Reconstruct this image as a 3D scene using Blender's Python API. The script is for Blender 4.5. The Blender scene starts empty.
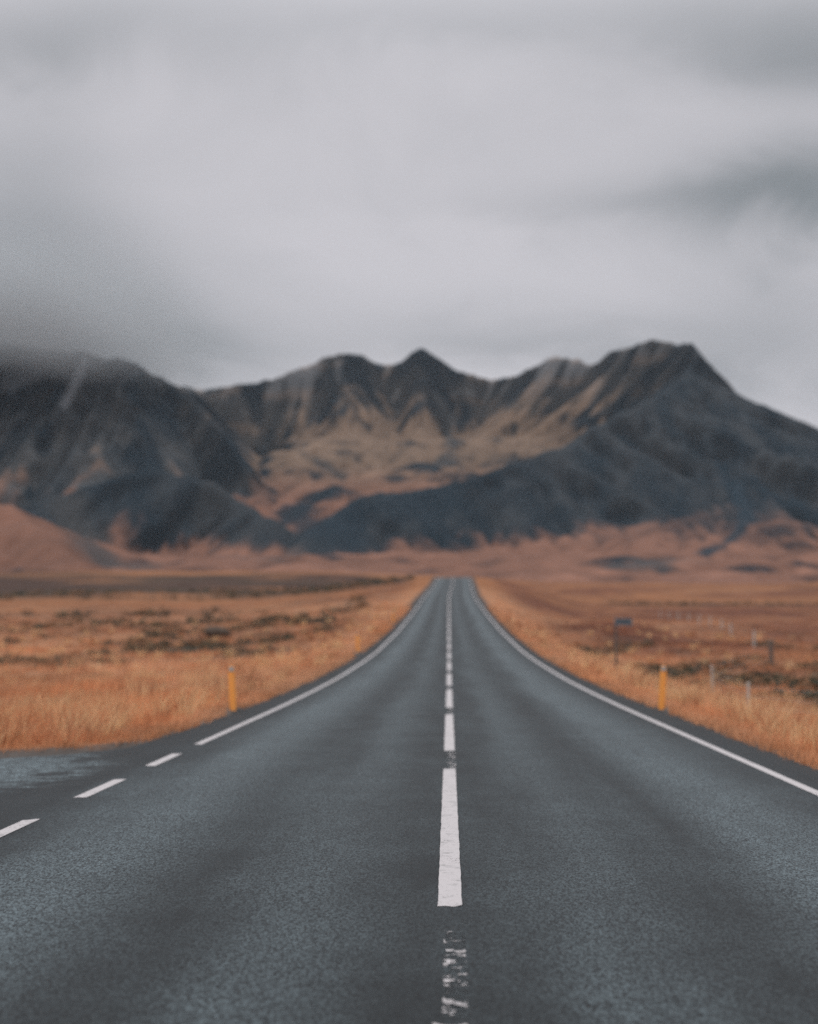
import bpy, math
import numpy as np

rng = np.random.default_rng(7)
scene = bpy.context.scene
COL = scene.collection

# ------------------------------------------------------------------ camera
F = 1200.0                      # focal length in pixels of the 818 x 1024 frame
CAM_H = 1.54
pitch = math.atan(118.0 / F)
yaw = math.atan2(40.0, math.hypot(118.0, F))
cam_data = bpy.data.cameras.new("camera")
cam = bpy.data.objects.new("camera", cam_data)
COL.objects.link(cam)
cam.location = (0, 0, CAM_H)
cam.rotation_euler = (math.pi / 2 + pitch, 0, yaw)
cam_data.sensor_fit = 'VERTICAL'
cam_data.sensor_height = 36.0
cam_data.lens = F / 1024.0 * 36.0
cam_data.clip_start = 0.05
cam_data.clip_end = 60000
cam_data.dof.use_dof = True
cam_data.dof.focus_distance = 8.0
cam_data.dof.aperture_fstop = 0.90
scene.camera = cam

# ------------------------------------------------------------------ world: overcast sky
SUN_EL, SUN_AZ = math.radians(48), math.radians(200)     # azimuth from +Y, clockwise
world = bpy.data.worlds.new("World")
scene.world = world
world.use_nodes = True


class NT:
    """small helper round a node tree"""
    def __init__(self, tree):
        self.t = tree
        self.n = tree.nodes
        self.l = tree.links

    def node(self, kind, **kw):
        nd = self.n.new(kind)
        for k, v in kw.items():
            setattr(nd, k, v)
        return nd

    def put(self, sock, v):
        if isinstance(v, bpy.types.NodeSocket):
            self.l.new(v, sock)
        elif v is not None:
            sock.default_value = v

    def math(self, op, a, b=None, c=None, clamp=False):
        nd = self.node('ShaderNodeMath', operation=op, use_clamp=clamp)
        self.put(nd.inputs[0], a)
        if b is not None:
            self.put(nd.inputs[1], b)
        if c is not None:
            self.put(nd.inputs[2], c)
        return nd.outputs[0]

    def mix(self, fac, a, b, blend='MIX'):
        nd = self.node('ShaderNodeMix', data_type='RGBA', blend_type=blend)
        self.put(nd.inputs[0], fac)
        self.put(nd.inputs[6], a)
        self.put(nd.inputs[7], b)
        return nd.outputs[2]

    def noise(self, vec, scale, detail=3.0, rough=0.5, distortion=0.0, dim='3D'):
        nd = self.node('ShaderNodeTexNoise', noise_dimensions=dim)
        if vec is not None:
            self.put(nd.inputs['Vector'], vec)
        nd.inputs['Scale'].default_value = scale
        nd.inputs['Detail'].default_value = detail
        nd.inputs['Roughness'].default_value = rough
        nd.inputs['Distortion'].default_value = distortion
        return nd.outputs['Fac']

    def ramp(self, fac, lo, hi):
        nd = self.node('ShaderNodeMapRange', interpolation_type='SMOOTHSTEP')
        self.put(nd.inputs[0], fac)
        nd.inputs[1].default_value = lo
        nd.inputs[2].default_value = hi
        return nd.outputs[0]

    def comb(self, x, y, z):
        nd = self.node('ShaderNodeCombineXYZ')
        self.put(nd.inputs[0], x)
        self.put(nd.inputs[1], y)
        self.put(nd.inputs[2], z)
        return nd.outputs[0]


w = NT(world.node_tree)
w.n.clear()
tc = w.node('ShaderNodeTexCoord')
sep = w.node('ShaderNodeSeparateXYZ')
w.l.new(tc.outputs['Generated'], sep.inputs[0])
dx, dy, dz = sep.outputs
sky = w.node('ShaderNodeTexSky', sky_type='NISHITA')
sky.sun_disc = False
sky.sun_elevation = SUN_EL
sky.sun_rotation = SUN_AZ
sky.air_density = 1.0
sky.dust_density = 2.0
# direction coordinates: bearing and steepness as seen looking down the road
front = w.ramp(dy, 0.05, 0.5)
ydiv = w.math('MAXIMUM', dy, 0.08)
ax = w.math('DIVIDE', dx, ydiv)
el = w.math('DIVIDE', dz, ydiv)
# cloud layer seen in perspective: flattens toward the horizon
zz = w.math('ADD', w.math('MAXIMUM', dz, 0.0), 0.22)
cp = w.comb(w.math('DIVIDE', dx, zz), w.math('DIVIDE', dy, zz), 0.3)
n_big = w.noise(cp, 1.1, 4.0, 0.5, 0.6)
n_det = w.noise(cp, 3.2, 5.0, 0.55, 0.8)
warp = w.math('MULTIPLY', w.math('SUBTRACT', n_big, 0.5), 0.16)
axw = w.math('ADD', ax, warp)
elw = w.math('ADD', el, w.math('MULTIPLY', w.math('SUBTRACT', n_det, 0.5), 0.10))


def mass(u, v, su, sv, tilt=0.0):
    """a soft cloud mass centred on a bearing and steepness of the sky"""
    a0, e0 = (u - 449) / F, (630 - v) / F
    a = w.math('SUBTRACT', axw, a0)
    e = w.math('SUBTRACT', elw, e0)
    c, s = math.cos(tilt), math.sin(tilt)
    p = w.math('ADD', w.math('MULTIPLY', a, c), w.math('MULTIPLY', e, s))
    q = w.math('SUBTRACT', w.math('MULTIPLY', e, c), w.math('MULTIPLY', a, s))
    p = w.math('DIVIDE', p, su / F)
    q = w.math('DIVIDE', q, sv / F)
    r2 = w.math('ADD', w.math('MULTIPLY', p, p), w.math('MULTIPLY', q, q))
    return w.math('MULTIPLY', w.math('POWER', math.e, w.math('MULTIPLY', r2, -0.5)), front)


dark = None
for m, amt in (((20, 262, 130, 66, -0.45), 0.74), ((130, 335, 120, 34, -0.2), 0.40), ((810, 190, 110, 45, 0.1), 0.74),
               ((650, 190, 130, 26, 0.05), 0.26), ((830, 15, 150, 44, 0.0), 0.55), ((520, 340, 150, 30, -0.05), 0.40),
               ((30, 130, 60, 40, 0.0), 0.16), ((770, 340, 100, 70, 0.0), 0.34), ((40, 5, 150, 40, 0.0), 0.40), ((430, -10, 160, 22, 0.0), 0.16)):
    g = w.math('MULTIPLY', mass(*m), amt)
    dark = g if dark is None else w.math('ADD', dark, g)
dark = w.math('ADD', dark, w.math('MULTIPLY', w.math('SUBTRACT', n_big, 0.47), 0.55))
dark = w.math('ADD', dark, w.math('MULTIPLY', w.math('SUBTRACT', n_det, 0.5), 0.40), clamp=True)
cloud = w.mix(dark, (0.610, 0.598, 0.632, 1), (0.185, 0.212, 0.226, 1))
# overcast skies are brightest overhead
up = w.ramp(dz, 0.40, 1.0)
cloud = w.mix(up, cloud, (1.58, 1.63, 1.74, 1))
bg_sky = w.node('ShaderNodeBackground')
w.l.new(sky.outputs[0], bg_sky.inputs[0])
bg_sky.inputs[1].default_value = 0.06
bg_cl = w.node('ShaderNodeBackground')
w.l.new(cloud, bg_cl.inputs[0])
bg_cl.inputs[1].default_value = 1.0
ms = w.node('ShaderNodeMixShader')
ms.inputs[0].default_value = 0.94
w.l.new(bg_sky.outputs[0], ms.inputs[1])
w.l.new(bg_cl.outputs[0], ms.inputs[2])
wo = w.node('ShaderNodeOutputWorld')
w.l.new(ms.outputs[0], wo.inputs[0])

sun_data = bpy.data.lights.new("sun", 'SUN')
sun_data.energy = 0.7
sun_data.angle = math.radians(25)
sun_data.color = (1.0, 0.95, 0.88)
sun = bpy.data.objects.new("sun", sun_data)
COL.objects.link(sun)
sun.rotation_euler = (math.pi / 2 - SUN_EL, 0, math.pi - SUN_AZ)

scene.view_settings.view_transform = 'Standard'
scene.view_settings.look = 'None'
scene.view_settings.exposure = 0.0
scene.view_settings.gamma = 1.0
scene.view_settings.use_curve_mapping = False
scene.render.engine = 'CYCLES'
cy = scene.cycles
cy.use_denoising = False
cy.max_bounces = 5
cy.diffuse_bounces = 2
cy.glossy_bounces = 2
cy.volume_bounces = 2
cy.transparent_max_bounces = 8
cy.volume_step_rate = 1.0
cy.volume_max_steps = 96
cy.sample_clamp_indirect = 4.0


# ------------------------------------------------------------------ numpy noise
def _hash(ix, iy, seed):
    h = (ix.astype(np.int64) * 374761393 + iy.astype(np.int64) * 668265263 + seed * 1442695041) & 0xFFFFFFFF
    h = ((h ^ (h >> 13)) * 1274126177) & 0xFFFFFFFF
    h = h ^ (h >> 16)
    return (h & 0xFFFFFF) / float(0xFFFFFF)


def vnoise(x, y, seed=0):
    x = np.asarray(x, float)
    y = np.asarray(y, float)
    ix, iy = np.floor(x), np.floor(y)
    fx, fy = x - ix, y - iy
    fx = fx * fx * fx * (fx * (fx * 6 - 15) + 10)
    fy = fy * fy * fy * (fy * (fy * 6 - 15) + 10)
    a, b = _hash(ix, iy, seed), _hash(ix + 1, iy, seed)
    c, d = _hash(ix, iy + 1, seed), _hash(ix + 1, iy + 1, seed)
    return ((a * (1 - fx) + b * fx) * (1 - fy) + (c * (1 - fx) + d * fx) * fy) * 2 - 1


def fbm(x, y, seed=0, octaves=4, gain=0.5):
    v, amp, tot = 0.0, 1.0, 0.0
    for o in range(octaves):
        v = v + amp * vnoise(x * 2 ** o + 17.3 * o, y * 2 ** o - 9.1 * o, seed + o)
        tot += amp
        amp *= gain
    return v / tot


def sstep(a, b, x):
    t = np.clip((x - a) / (b - a), 0, 1)
    return t * t * (3 - 2 * t)


def smooth_table(xs, ys, q, sm):
    """piecewise linear table averaged over a window that scales with distance"""
    r = 0
    for k in (-1, -0.5, 0, 0.5, 1):
        r = r + np.interp(q + k * sm * (np.abs(q) + 8), xs, ys)
    return r / 5


# ------------------------------------------------------------------ shape of the land
ROAD_D = [-400, 0, 12, 24, 30, 37, 48, 58, 81, 112, 155, 205, 240, 262, 275, 300, 400, 700]
ROAD_Z = [0, 0, 0, -.01, .01, .07, .27, .53, 1.45, 3.02, 5.45, 8.55, 11.0, 12.9, 13.8, 14.1, 13, 8]
LEFT_D = [-400, 0, 30, 60, 110, 180, 250, 400, 600, 680, 900, 14000]
LEFT_Z = [-.2, -.12, -.22, -.15, 1.5, 4.4, 7.6, 16.5, 31.5, 33, 26, 10]
RIGHT_D = [-400, 0, 30, 66, 94, 110, 188, 300, 450, 600, 660, 900, 14000]
RIGHT_Z = [-.6, -.6, -.65, -.4, .3, 1.0, 3.1, 7.2, 14.6, 25.5, 26.5, 22, 10]
HALF = 4.15                     # half width of the asphalt


def road_z(y):
    return smooth_table(ROAD_D, ROAD_Z, np.asarray(y, float), 0.05)


def road_x(y):
    y = np.asarray(y, float)
    return 0.9 * sstep(150, 262, y) * 1.0 + 0.02 * np.maximum(y - 262, 0)


J_Y = [-14, -6, 0, 3, 4.8, 6, 6.2, 13.0, 13.9, 14.6, 15.46, 16.07, 17.3, 20, 26]   # junction flare on the left
J_FAR_X = [-60, -12, -8, -5.8, -4.87, -4.25, -4.15]
J_FAR_Y = [12.6, 13.6, 14.5, 15.46, 16.07, 17.3, 20.5]
J_NEAR_X = [-60, -12, -8, -5.6, -4.6, -4.15]
J_NEAR_Y = [6.0, 5.2, 3.8, 1.5, -1.5, -6]


def side_limits(x):
    return np.interp(x, J_NEAR_X, J_NEAR_Y), np.interp(x, J_FAR_X, J_FAR_Y)


def asphalt_gap(x, y):
    """metres outside the paved surface (negative on it)"""
    g = np.abs(x - road_x(y)) - HALF
    lo, hi = side_limits(x)
    gs = np.maximum(lo - y, y - hi)
    gs = np.where(x < -3, gs, 99)
    return np.minimum(g, gs)


def field_z(x, y):
    zl = smooth_table(LEFT_D, LEFT_Z, y, 0.08)
    zr = smooth_table(RIGHT_D, RIGHT_Z, y, 0.08)
    r = np.hypot(x, y)
    f = sstep(-30 - .1 * np.abs(y), 30 + .1 * np.abs(y), x)
    z = zl * (1 - f) + zr * f
    amp = np.clip(r / 400, 0.04, 1.0)
    z = z + fbm(x / 9, y / 9, 3, 4) * 0.22 * np.clip(r / 60, .3, 1) + fbm(x / 70, y / 70, 5, 3) * 1.1 * amp
    tus = fbm(x / 2.6, y / 2.6, 7, 3)
    z = z + .26 * tus * sstep(5, 9, np.abs(x)) * sstep(14, 30, r)
    return z


def land_z(x, y):
    x = np.asarray(x, float)
    y = np.asarray(y, float)
    zf = field_z(x, y)
    zr = road_z(y) - 0.02
    g = np.maximum(asphalt_gap(x, y), 0)
    bl = np.where(x > 0, 2.6 + .03 * np.clip(y, 0, 400), 6.0 + .10 * np.clip(y, 0, 300)) + .13 * np.clip(y - 120, 0, 160)
    t = sstep(0.1, bl, g)
    t = np.where(y > 420, 1.0, t)
    z = zr * (1 - t) + zf * t
    on = sstep(0.05, -0.5, asphalt_gap(x, y))
    return z - 0.22 * on


# ---- plant cover of the land: straw grass, rusty grass, dark heath
STRAW = np.array([.700, .375, .215])
GOLD = np.array([.600, .275, .135])
RUST = np.array([.225, .092, .056])
HEATH = np.array([.125, .098, .064])
PEAT = np.array([.090, .060, .047])


def band(y, c, wd):
    return np.exp(-((y - c) / wd) ** 2)


def heath_mask(x, y):
    n = fbm(x / 2.8, y / 4.2, 31, 4) + .5 * fbm(x / 11, y / 13, 33, 3)
    n2 = fbm(x / 60.0, y / 40.0, 37, 3)
    m = np.zeros_like(x)
    # left: a broken belt of dark hummocks
    lf = sstep(-6, -11, x)
    m += lf * band(y, 74, 26) * sstep(-.08, .3, n) * .95
    m += lf * band(y, 140, 45) * sstep(.08, .42, n) * .75
    m += lf * sstep(232, 262, y + 30 * n2) * sstep(560, 500, y + 50 * n2) * sstep(-.75, -.1, n2 + .25 * n) * 0.95
    m += lf * band(y, 560, 18) * sstep(-150, -190, x) * .9
    # right: low bushes along the fence, a dark ditch farther out
    rt = sstep(7, 9.5, x)
    m += rt * band(y, 47, 15) * sstep(-.3, .15, n) * sstep(34, 19, x)
    m += rt * band(y, 68, 26) * sstep(-.05, .35, n) * .85
    m += sstep(34, 50, x) * band(y + 4 * n2, 312, 13)
    m += sstep(30, 60, x) * band(y, 400, 30) * sstep(-.1, .25, n2 + .3 * n) * .7
    m += sstep(30, 60, x) * band(y, 520, 20) * sstep(.0, .3, n2 + .3 * n) * .6
    return np.clip(m, 0, 1)


def rust_mask(x, y):
    n2 = fbm(x / 26.0, y / 34.0, 41, 4)
    n3 = fbm(x / 6.0, y / 8.0, 43, 3)
    rt = sstep(6, 14, x)
    lf = sstep(-5, -9, x)
    m = rt * (.42 + sstep(62, 90, y) * sstep(310, 270, y) * .95 + band(y, 45, 18) * .35 + band(y, 480, 40) * .6)
    m += lf * (sstep(45, 75, y) * sstep(260, 200, y) * .45 + .08)
    m = m * (.65 + .9 * n2) + .35 * n3 * (.25 + m)
    return np.clip(m, 0, 1)


def cover(x, y):
    """albedo of the plant cover"""
    n = fbm(x / 3.2, y / 4.5, 51, 4)
    nb = fbm(x / 40, y / 28, 53, 3)
    far = sstep(110, 260, np.abs(y))
    c = STRAW + (GOLD - STRAW) * np.clip(sstep(-.5, .5, n + .6 * nb) + .8 * far, 0, 1.25)[..., None]
    c = c * (1 - .20 * far[..., None])
    r = rust_mask(x, y)[..., None]
    c = c * (1 - r) + RUST * r
    h = heath_mask(x, y)[..., None]
    hc = HEATH + (PEAT - HEATH) * np.clip(sstep(-.4, .5, nb + .4 * n) + .7 * far, 0, 1.2)[..., None]
    c = c * (1 - h) + hc * h
    nm = fbm(x / 1.1, y / 2.0, 57, 3)
    return c * np.clip(1 + .36 * n[..., None] + .22 * nm[..., None], .35, 1.6)


# ------------------------------------------------------------------ mesh and material helpers
def mesh_obj(name, verts, faces, mat, parent=None, smooth=False, colors=None, uvs=None):
    me = bpy.data.meshes.new(name)
    verts = np.asarray(verts, float)
    if isinstance(faces, np.ndarray):
        nv, k = len(verts), faces.shape[1]
        me.vertices.add(nv)
        me.vertices.foreach_set('co', verts.astype(np.float32).ravel())
        me.loops.add(faces.size)
        me.loops.foreach_set('vertex_index', faces.astype(np.int32).ravel())
        me.polygons.add(len(faces))
        me.polygons.foreach_set('loop_start', np.arange(0, faces.size, k, dtype=np.int32))
        me.polygons.foreach_set('loop_total', np.full(len(faces), k, np.int32))
        me.update(calc_edges=True)
    else:
        me.from_pydata([tuple(v) for v in verts], [], faces)
    if smooth:
        me.polygons.foreach_set('use_smooth', np.ones(len(me.polygons), bool))
    if colors is not None:
        ca = me.color_attributes.new('cover', 'FLOAT_COLOR', 'POINT')
        c4 = np.ones((len(verts), 4), np.float32)
        c4[:, :colors.shape[1]] = colors
        ca.data.foreach_set('color', c4.ravel())
    if uvs is not None:
        at = me.attributes.new('lane', 'FLOAT_VECTOR', 'POINT')
        at.data.foreach_set('vector', np.asarray(uvs, np.float32).ravel())
    me.materials.append(mat)
    ob = bpy.data.objects.new(name, me)
    COL.objects.link(ob)
    if parent is not None:
        ob.parent = parent
    return ob


def grid_faces(nx, ny):
    i = np.arange(nx - 1)
    j = np.arange(ny - 1)
    ii, jj = np.meshgrid(i, j)
    a = (jj * nx + ii).ravel()
    return np.stack([a, a + 1, a + 1 + nx, a + nx], 1)


def material(name):
    m = bpy.data.materials.new(name)
    m.use_nodes = True
    t = NT(m.node_tree)
    b = t.n['Principled BSDF']
    return m, t, b


def simple_mat(name, col, rough=.6, scale=8.0, var=.25, metallic=0.0, bump=.0, dirt=None):
    m, t, b = material(name)
    g = t.node('ShaderNodeTexCoord').outputs['Object']
    n = t.noise(g, scale, 5, .6)
    c1 = tuple(x * (1 - var) for x in col) + (1,)
    c2 = tuple(min(1, x * (1 + var)) for x in col) + (1,)
    c = t.mix(n, c1, c2)
    if dirt:
        n2 = t.ramp(t.noise(g, scale * .7, 4, .65), .52, .72)
        c = t.mix(t.math('MULTIPLY', n2, .6), c, tuple(dirt) + (1,))
    t.l.new(c, b.inputs['Base Color'])
    b.inputs['Roughness'].default_value = rough
    b.inputs['Metallic'].default_value = metallic
    if bump:
        bp = t.node('ShaderNodeBump')
        bp.inputs['Strength'].default_value = bump
        bp.inputs['Distance'].default_value = .01
        t.l.new(n, bp.inputs['Height'])
        t.l.new(bp.outputs[0], b.inputs['Normal'])
    return m


def describe(o, label=None, cat=None, group=None, kind=None):
    if label:
        o['label'] = label
    if cat:
        o['category'] = cat
    if group:
        o['group'] = group
    if kind:
        o['kind'] = kind
    return o


def thing(name, loc, rot=(0, 0, 0)):
    o = bpy.data.objects.new(name, None)
    COL.objects.link(o)
    o.empty_display_size = .2
    o.location = loc
    o.rotation_euler = rot
    return o


# ------------------------------------------------------------------ materials of the land
def cover_mat(name, bump_scales, rough=.95, detail=.35):
    m, t, b = material(name)
    at = t.node('ShaderNodeVertexColor', layer_name='cover').outputs[0]
    g = t.node('ShaderNodeTexCoord').outputs['Object']
    n = t.noise(g, bump_scales[0], 6, .62)
    n2 = t.noise(g, bump_scales[1], 4, .6)
    v = t.math('MULTIPLY', t.math('ADD', t.math('SUBTRACT', n, .5), t.math('SUBTRACT', n2, .5)), detail * 2)
    c = t.mix(1.0, at, t.comb(t.math('ADD', v, 1), t.math('ADD', v, 1), t.math('ADD', v, 1)), 'MULTIPLY')
    t.l.new(c, b.inputs['Base Color'])
    b.inputs['Roughness'].default_value = rough
    b.inputs['Specular IOR Level'].default_value = .15
    bp = t.node('ShaderNodeBump')
    bp.inputs['Strength'].default_value = .7
    bp.inputs['Distance'].default_value = .25 / bump_scales[0]
    t.l.new(n, bp.inputs['Height'])
    t.l.new(bp.outputs[0], b.inputs['Normal'])
    return m


M_GROUND = cover_mat('dry_moor', (1.3, 9.0))
M_MOUNT = cover_mat('basalt_slopes', (.035, .15), detail=.30)

# ------------------------------------------------------------------ ground sheet
def axis(parts):
    out = []
    for a, b, n in parts:
        out.append(np.linspace(a, b, n, endpoint=False))
    return np.concatenate(out)


px = np.concatenate([np.linspace(0, 14, 46, endpoint=False), np.linspace(14, 60, 56, endpoint=False),
                     np.geomspace(60, 700, 60, endpoint=False), np.geomspace(700, 16000, 22)])
gx = np.concatenate([-px[:0:-1], px])
gy = np.concatenate([-np.geomspace(16000, 40, 18, endpoint=False), np.linspace(-40, 0, 40, endpoint=False),
                     np.linspace(0, 60, 150, endpoint=False), np.linspace(60, 300, 170, endpoint=False),
                     np.linspace(300, 760, 120, endpoint=False), np.geomspace(760, 20000, 26)])
GX, GY = np.meshgrid(gx, gy)
gxx, gyy = GX.ravel(), GY.ravel()
gz = land_z(gxx, gyy)
gcol = cover(gxx, gyy) * .62
gg = asphalt_gap(gxx, gyy)
grav = np.array([.10, .085, .075])
ge = sstep(.7, .15, gg)[:, None]
gcol = gcol * (1 - ge) + grav * ge
ground = mesh_obj('ground', np.stack([gxx, gyy, gz], 1), grid_faces(len(gx), len(gy)), M_GROUND, smooth=True, colors=gcol)
describe(ground, 'orange dry grass moor on both sides of the road', kind='structure')


# ------------------------------------------------------------------ road
def road_material():
    m, t, b = material('chip_seal_asphalt')
    lane = t.node('ShaderNodeAttribute', attribute_name='lane').outputs['Vector']
    sp = t.node('ShaderNodeSeparateXYZ')
    t.l.new(lane, sp.inputs[0])
    x, y = sp.outputs[0], sp.outputs[1]
    vor = t.node('ShaderNodeTexVoronoi', feature='F1')
    chm = t.node('ShaderNodeMapping')
    chm.inputs['Scale'].default_value = (1.0, .5, 1.0)
    t.l.new(lane, chm.inputs[0])
    t.l.new(chm.outputs[0], vor.inputs['Vector'])
    vor.inputs['Scale'].default_value = 105
    chip = t.node('ShaderNodeSeparateXYZ')
    t.l.new(vor.outputs['Color'], chip.inputs[0])
    mid = t.noise(chm.outputs[0], 78, 3, .7)
    big = t.noise(lane, 1.1, 5, .6)
    strm = t.node('ShaderNodeMapping')
    strm.inputs['Scale'].default_value = (1.0, .09, 1.0)
    t.l.new(lane, strm.inputs[0])
    streak = t.noise(strm.outputs[0], 1.6, 4, .55)
    # polished wheel tracks: paler, 0.75 m and 2.55 m from the centre line
    xa = t.math('ABSOLUTE', t.math('ADD', x, t.math('MULTIPLY', t.math('SUBTRACT', streak, .5), .5)))

    def hump(c, wd):
        d = t.math('DIVIDE', t.math('SUBTRACT', xa, c), wd)
        return t.math('POWER', math.e, t.math('MULTIPLY', t.math('MULTIPLY', d, d), -1.0))
    track = t.math('ADD', t.math('MULTIPLY', hump(.85, .40), .50), hump(2.45, .58))
    tone = t.math('ADD', t.math('MULTIPLY', track, .054), .015)
    tone = t.math('ADD', tone, t.math('MULTIPLY', t.math('SUBTRACT', big, .5), .045))
    tone = t.math('ADD', tone, t.math('MULTIPLY', t.math('SUBTRACT', streak, .5), .060))
    sh = t.ramp(xa, 3.45, 3.75)                       # darker fresh strip outside the edge line
    tone = t.math('MULTIPLY', tone, t.math('SUBTRACT', 1.0, t.math('MULTIPLY', sh, .62)))
    # paler, worn apron of the junction with two tar patches
    jm = t.node('ShaderNodeMapping')
    jm.inputs['Scale'].default_value = (.7, 2.2, 1.0)
    t.l.new(lane, jm.inputs[0])

    def blob(cx, cyy, wx, wy, jag):
        a = t.math('DIVIDE', t.math('SUBTRACT', x, cx), wx)
        c = t.math('DIVIDE', t.math('SUBTRACT', y, cyy), wy)
        r = t.math('ADD', t.math('MULTIPLY', a, a), t.math('MULTIPLY', c, c))
        return t.math('ADD', r, t.math('MULTIPLY', t.math('SUBTRACT', t.noise(jm.outputs[0], 2.6, 6, .68), .5), jag))
    pale_patch = t.ramp(blob(-5.15, 13.6, 1.2, 2.0, 5.0), 1.3, .1)
    pale_patch2 = t.ramp(blob(-9.0, 11.0, 3.0, 2.6, 1.5), 1.2, .6)
    pale_patch = t.math('MULTIPLY', t.math('MAXIMUM', pale_patch, pale_patch2), t.ramp(t.noise(jm.outputs[0], 7.5, 5, .7), .38, .60))
    tone = t.math('ADD', tone, t.math('MULTIPLY', pale_patch, .16))
    tar = t.math('MAXIMUM', t.ramp(blob(-4.35, 13.25, .22, .24, 2.4), 1.0, .6), t.ramp(blob(-4.45, 14.7, .16, .4, 1.3), 1.0, .5))
    tone = t.math('MULTIPLY', tone, t.math('SUBTRACT', 1.0, t.math('MULTIPLY', tar, .8)))
    # stone chips
    cv = t.math('ADD', t.math('MULTIPLY', t.math('SUBTRACT', chip.outputs[0], .5), 2.4),
                t.math('MULTIPLY', t.math('SUBTRACT', mid, .5), 3.6))
    tone = t.math('MULTIPLY', tone, t.math('MAXIMUM', t.math('ADD', cv, 1.0), .12))
    col = t.mix(1.0, t.comb(tone, tone, tone), (.82, 1.05, 1.12, 1), 'MULTIPLY')
    t.l.new(col, b.inputs['Base Color'])
    rg = t.math('SUBTRACT', .66, t.math('MULTIPLY', track, .10))
    t.l.new(rg, b.inputs['Roughness'])
    b.inputs['Specular IOR Level'].default_value = .20
    b.inputs['Sheen Weight'].default_value = .10
    b.inputs['Sheen Roughness'].default_value = .45
    b.inputs['Sheen Tint'].default_value = (.88, .97, 1, 1)
    bp = t.node('ShaderNodeBump')
    bp.inputs['Strength'].default_value = .55
    bp.inputs['Distance'].default_value = .006
    t.l.new(t.math('ADD', chip.outputs[1], mid), bp.inputs['Height'])
    t.l.new(bp.outputs[0], b.inputs['Normal'])
    return m


M_ROAD = road_material()
ry = np.concatenate([np.linspace(-60, 0, 60, endpoint=False), np.linspace(0, 40, 200, endpoint=False),
                     np.linspace(40, 420, 320)])
rl = np.concatenate([[-1], np.linspace(-1, 1, 25), [1]])
RL, RY = np.meshgrid(rl, ry)
edge_l = HALF - .02 + .17 * fbm(ry / .9, ry * 0 + 4, 61, 4)
edge_r = HALF - .02 + .17 * fbm(ry / .9, ry * 0 + 9, 62, 4)
lat = np.where(RL < 0, RL * edge_l[:, None], RL * edge_r[:, None])
crown = -.02 * (np.abs(RL)) ** 2 * 2
RZ = road_z(RY) + crown + .02
lat[:, 0] -= .12
lat[:, -1] += .12
RZ[:, 0] -= .16
RZ[:, -1] -= .16
RX = road_x(RY) + lat
road = mesh_obj('road', np.stack([RX.ravel(), RY.ravel(), RZ.ravel()], 1), grid_faces(len(rl), len(ry)), M_ROAD, smooth=False,
                uvs=np.stack([lat.ravel(), RY.ravel(), 0 * RY.ravel()], 1))
describe(road, 'straight grey two lane asphalt road rising to a crest', kind='structure')


def road_surf(x, y):
    return road_z(y) - .04 * (np.abs(x - road_x(y)) / HALF) ** 2 + .02


# side road joining from the left (flared mouth)
sx = np.concatenate([np.linspace(-60, -14, 30, endpoint=False), np.linspace(-14, -3.95, 60)])
lo, hi = side_limits(sx)
sv = np.linspace(0, 1, 24)
SXX, SV = np.meshgrid(sx, sv)
jag = .07 * fbm(sx / .8, sx * 0, 71, 3)
SY = (lo - jag)[None, :] + ((hi + jag) - (lo - jag))[None, :] * SV
SZ = road_surf(SXX, SY) - .006
far_ = sstep(-4.3, -9, SXX)
SZ = SZ * (1 - far_) + (land_z(SXX, SY) + .24) * far_
SZ[0] -= .12
SZ[-1] -= .12
side = mesh_obj('side_road', np.stack([SXX.ravel(), SY.ravel(), SZ.ravel()], 1), grid_faces(len(sx), len(sv)), M_ROAD,
                uvs=np.stack([SXX.ravel(), SY.ravel(), 0 * SY.ravel()], 1))
describe(side, 'worn grey asphalt mouth of a side road on the left', kind='structure')


# ---- painted markings
def paint_mat(name, worn):
    m, t, b = material(name)
    g = t.node('ShaderNodeTexCoord').outputs['Object']
    n = t.noise(g, 70, 4, .7)
    n2 = t.noise(g, 9, 5, .65)
    n3 = t.noise(g, 3.0, 3, .5)
    c = t.mix(n2, (.46, .42, .41, 1), (.62, .58, .57, 1))
    mp = t.node('ShaderNodeMapping')
    mp.inputs['Scale'].default_value = (12, 14, 9)
    t.l.new(g, mp.inputs[0])
    frag = t.noise(mp.outputs[0], 1.0, 4, .62)
    if worn:
        gone = t.ramp(t.math('ADD', t.math('MULTIPLY', n, .25), frag), .745, .69)
    else:
        gone = t.ramp(t.math('ADD', n, t.math('MULTIPLY', n3, .35)), .80, .86)
    tr_p = t.node('ShaderNodeBsdfTransparent')
    mxp = t.node('ShaderNodeMixShader')
    t.l.new(gone, mxp.inputs[0])
    t.l.new(b.outputs[0], mxp.inputs[1])
    t.l.new(tr_p.outputs[0], mxp.inputs[2])
    t.l.new(mxp.outputs[0], t.n['Material Output'].inputs[0])
    c = t.mix(t.ramp(n2, .50, .72), c, (.33, .31, .30, 1))
    t.l.new(c, b.inputs['Base Color'])
    b.inputs['Roughness'].default_value = .6
    bp = t.node('ShaderNodeBump')
    bp.inputs['Strength'].default_value = .4
    bp.inputs['Distance'].default_value = .004
    t.l.new(n, bp.inputs['Height'])
    t.l.new(bp.outputs[0], b.inputs['Normal'])
    return m


M_PAINT = paint_mat('road_paint', False)
M_WORN = paint_mat('worn_road_paint', True)


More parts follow.
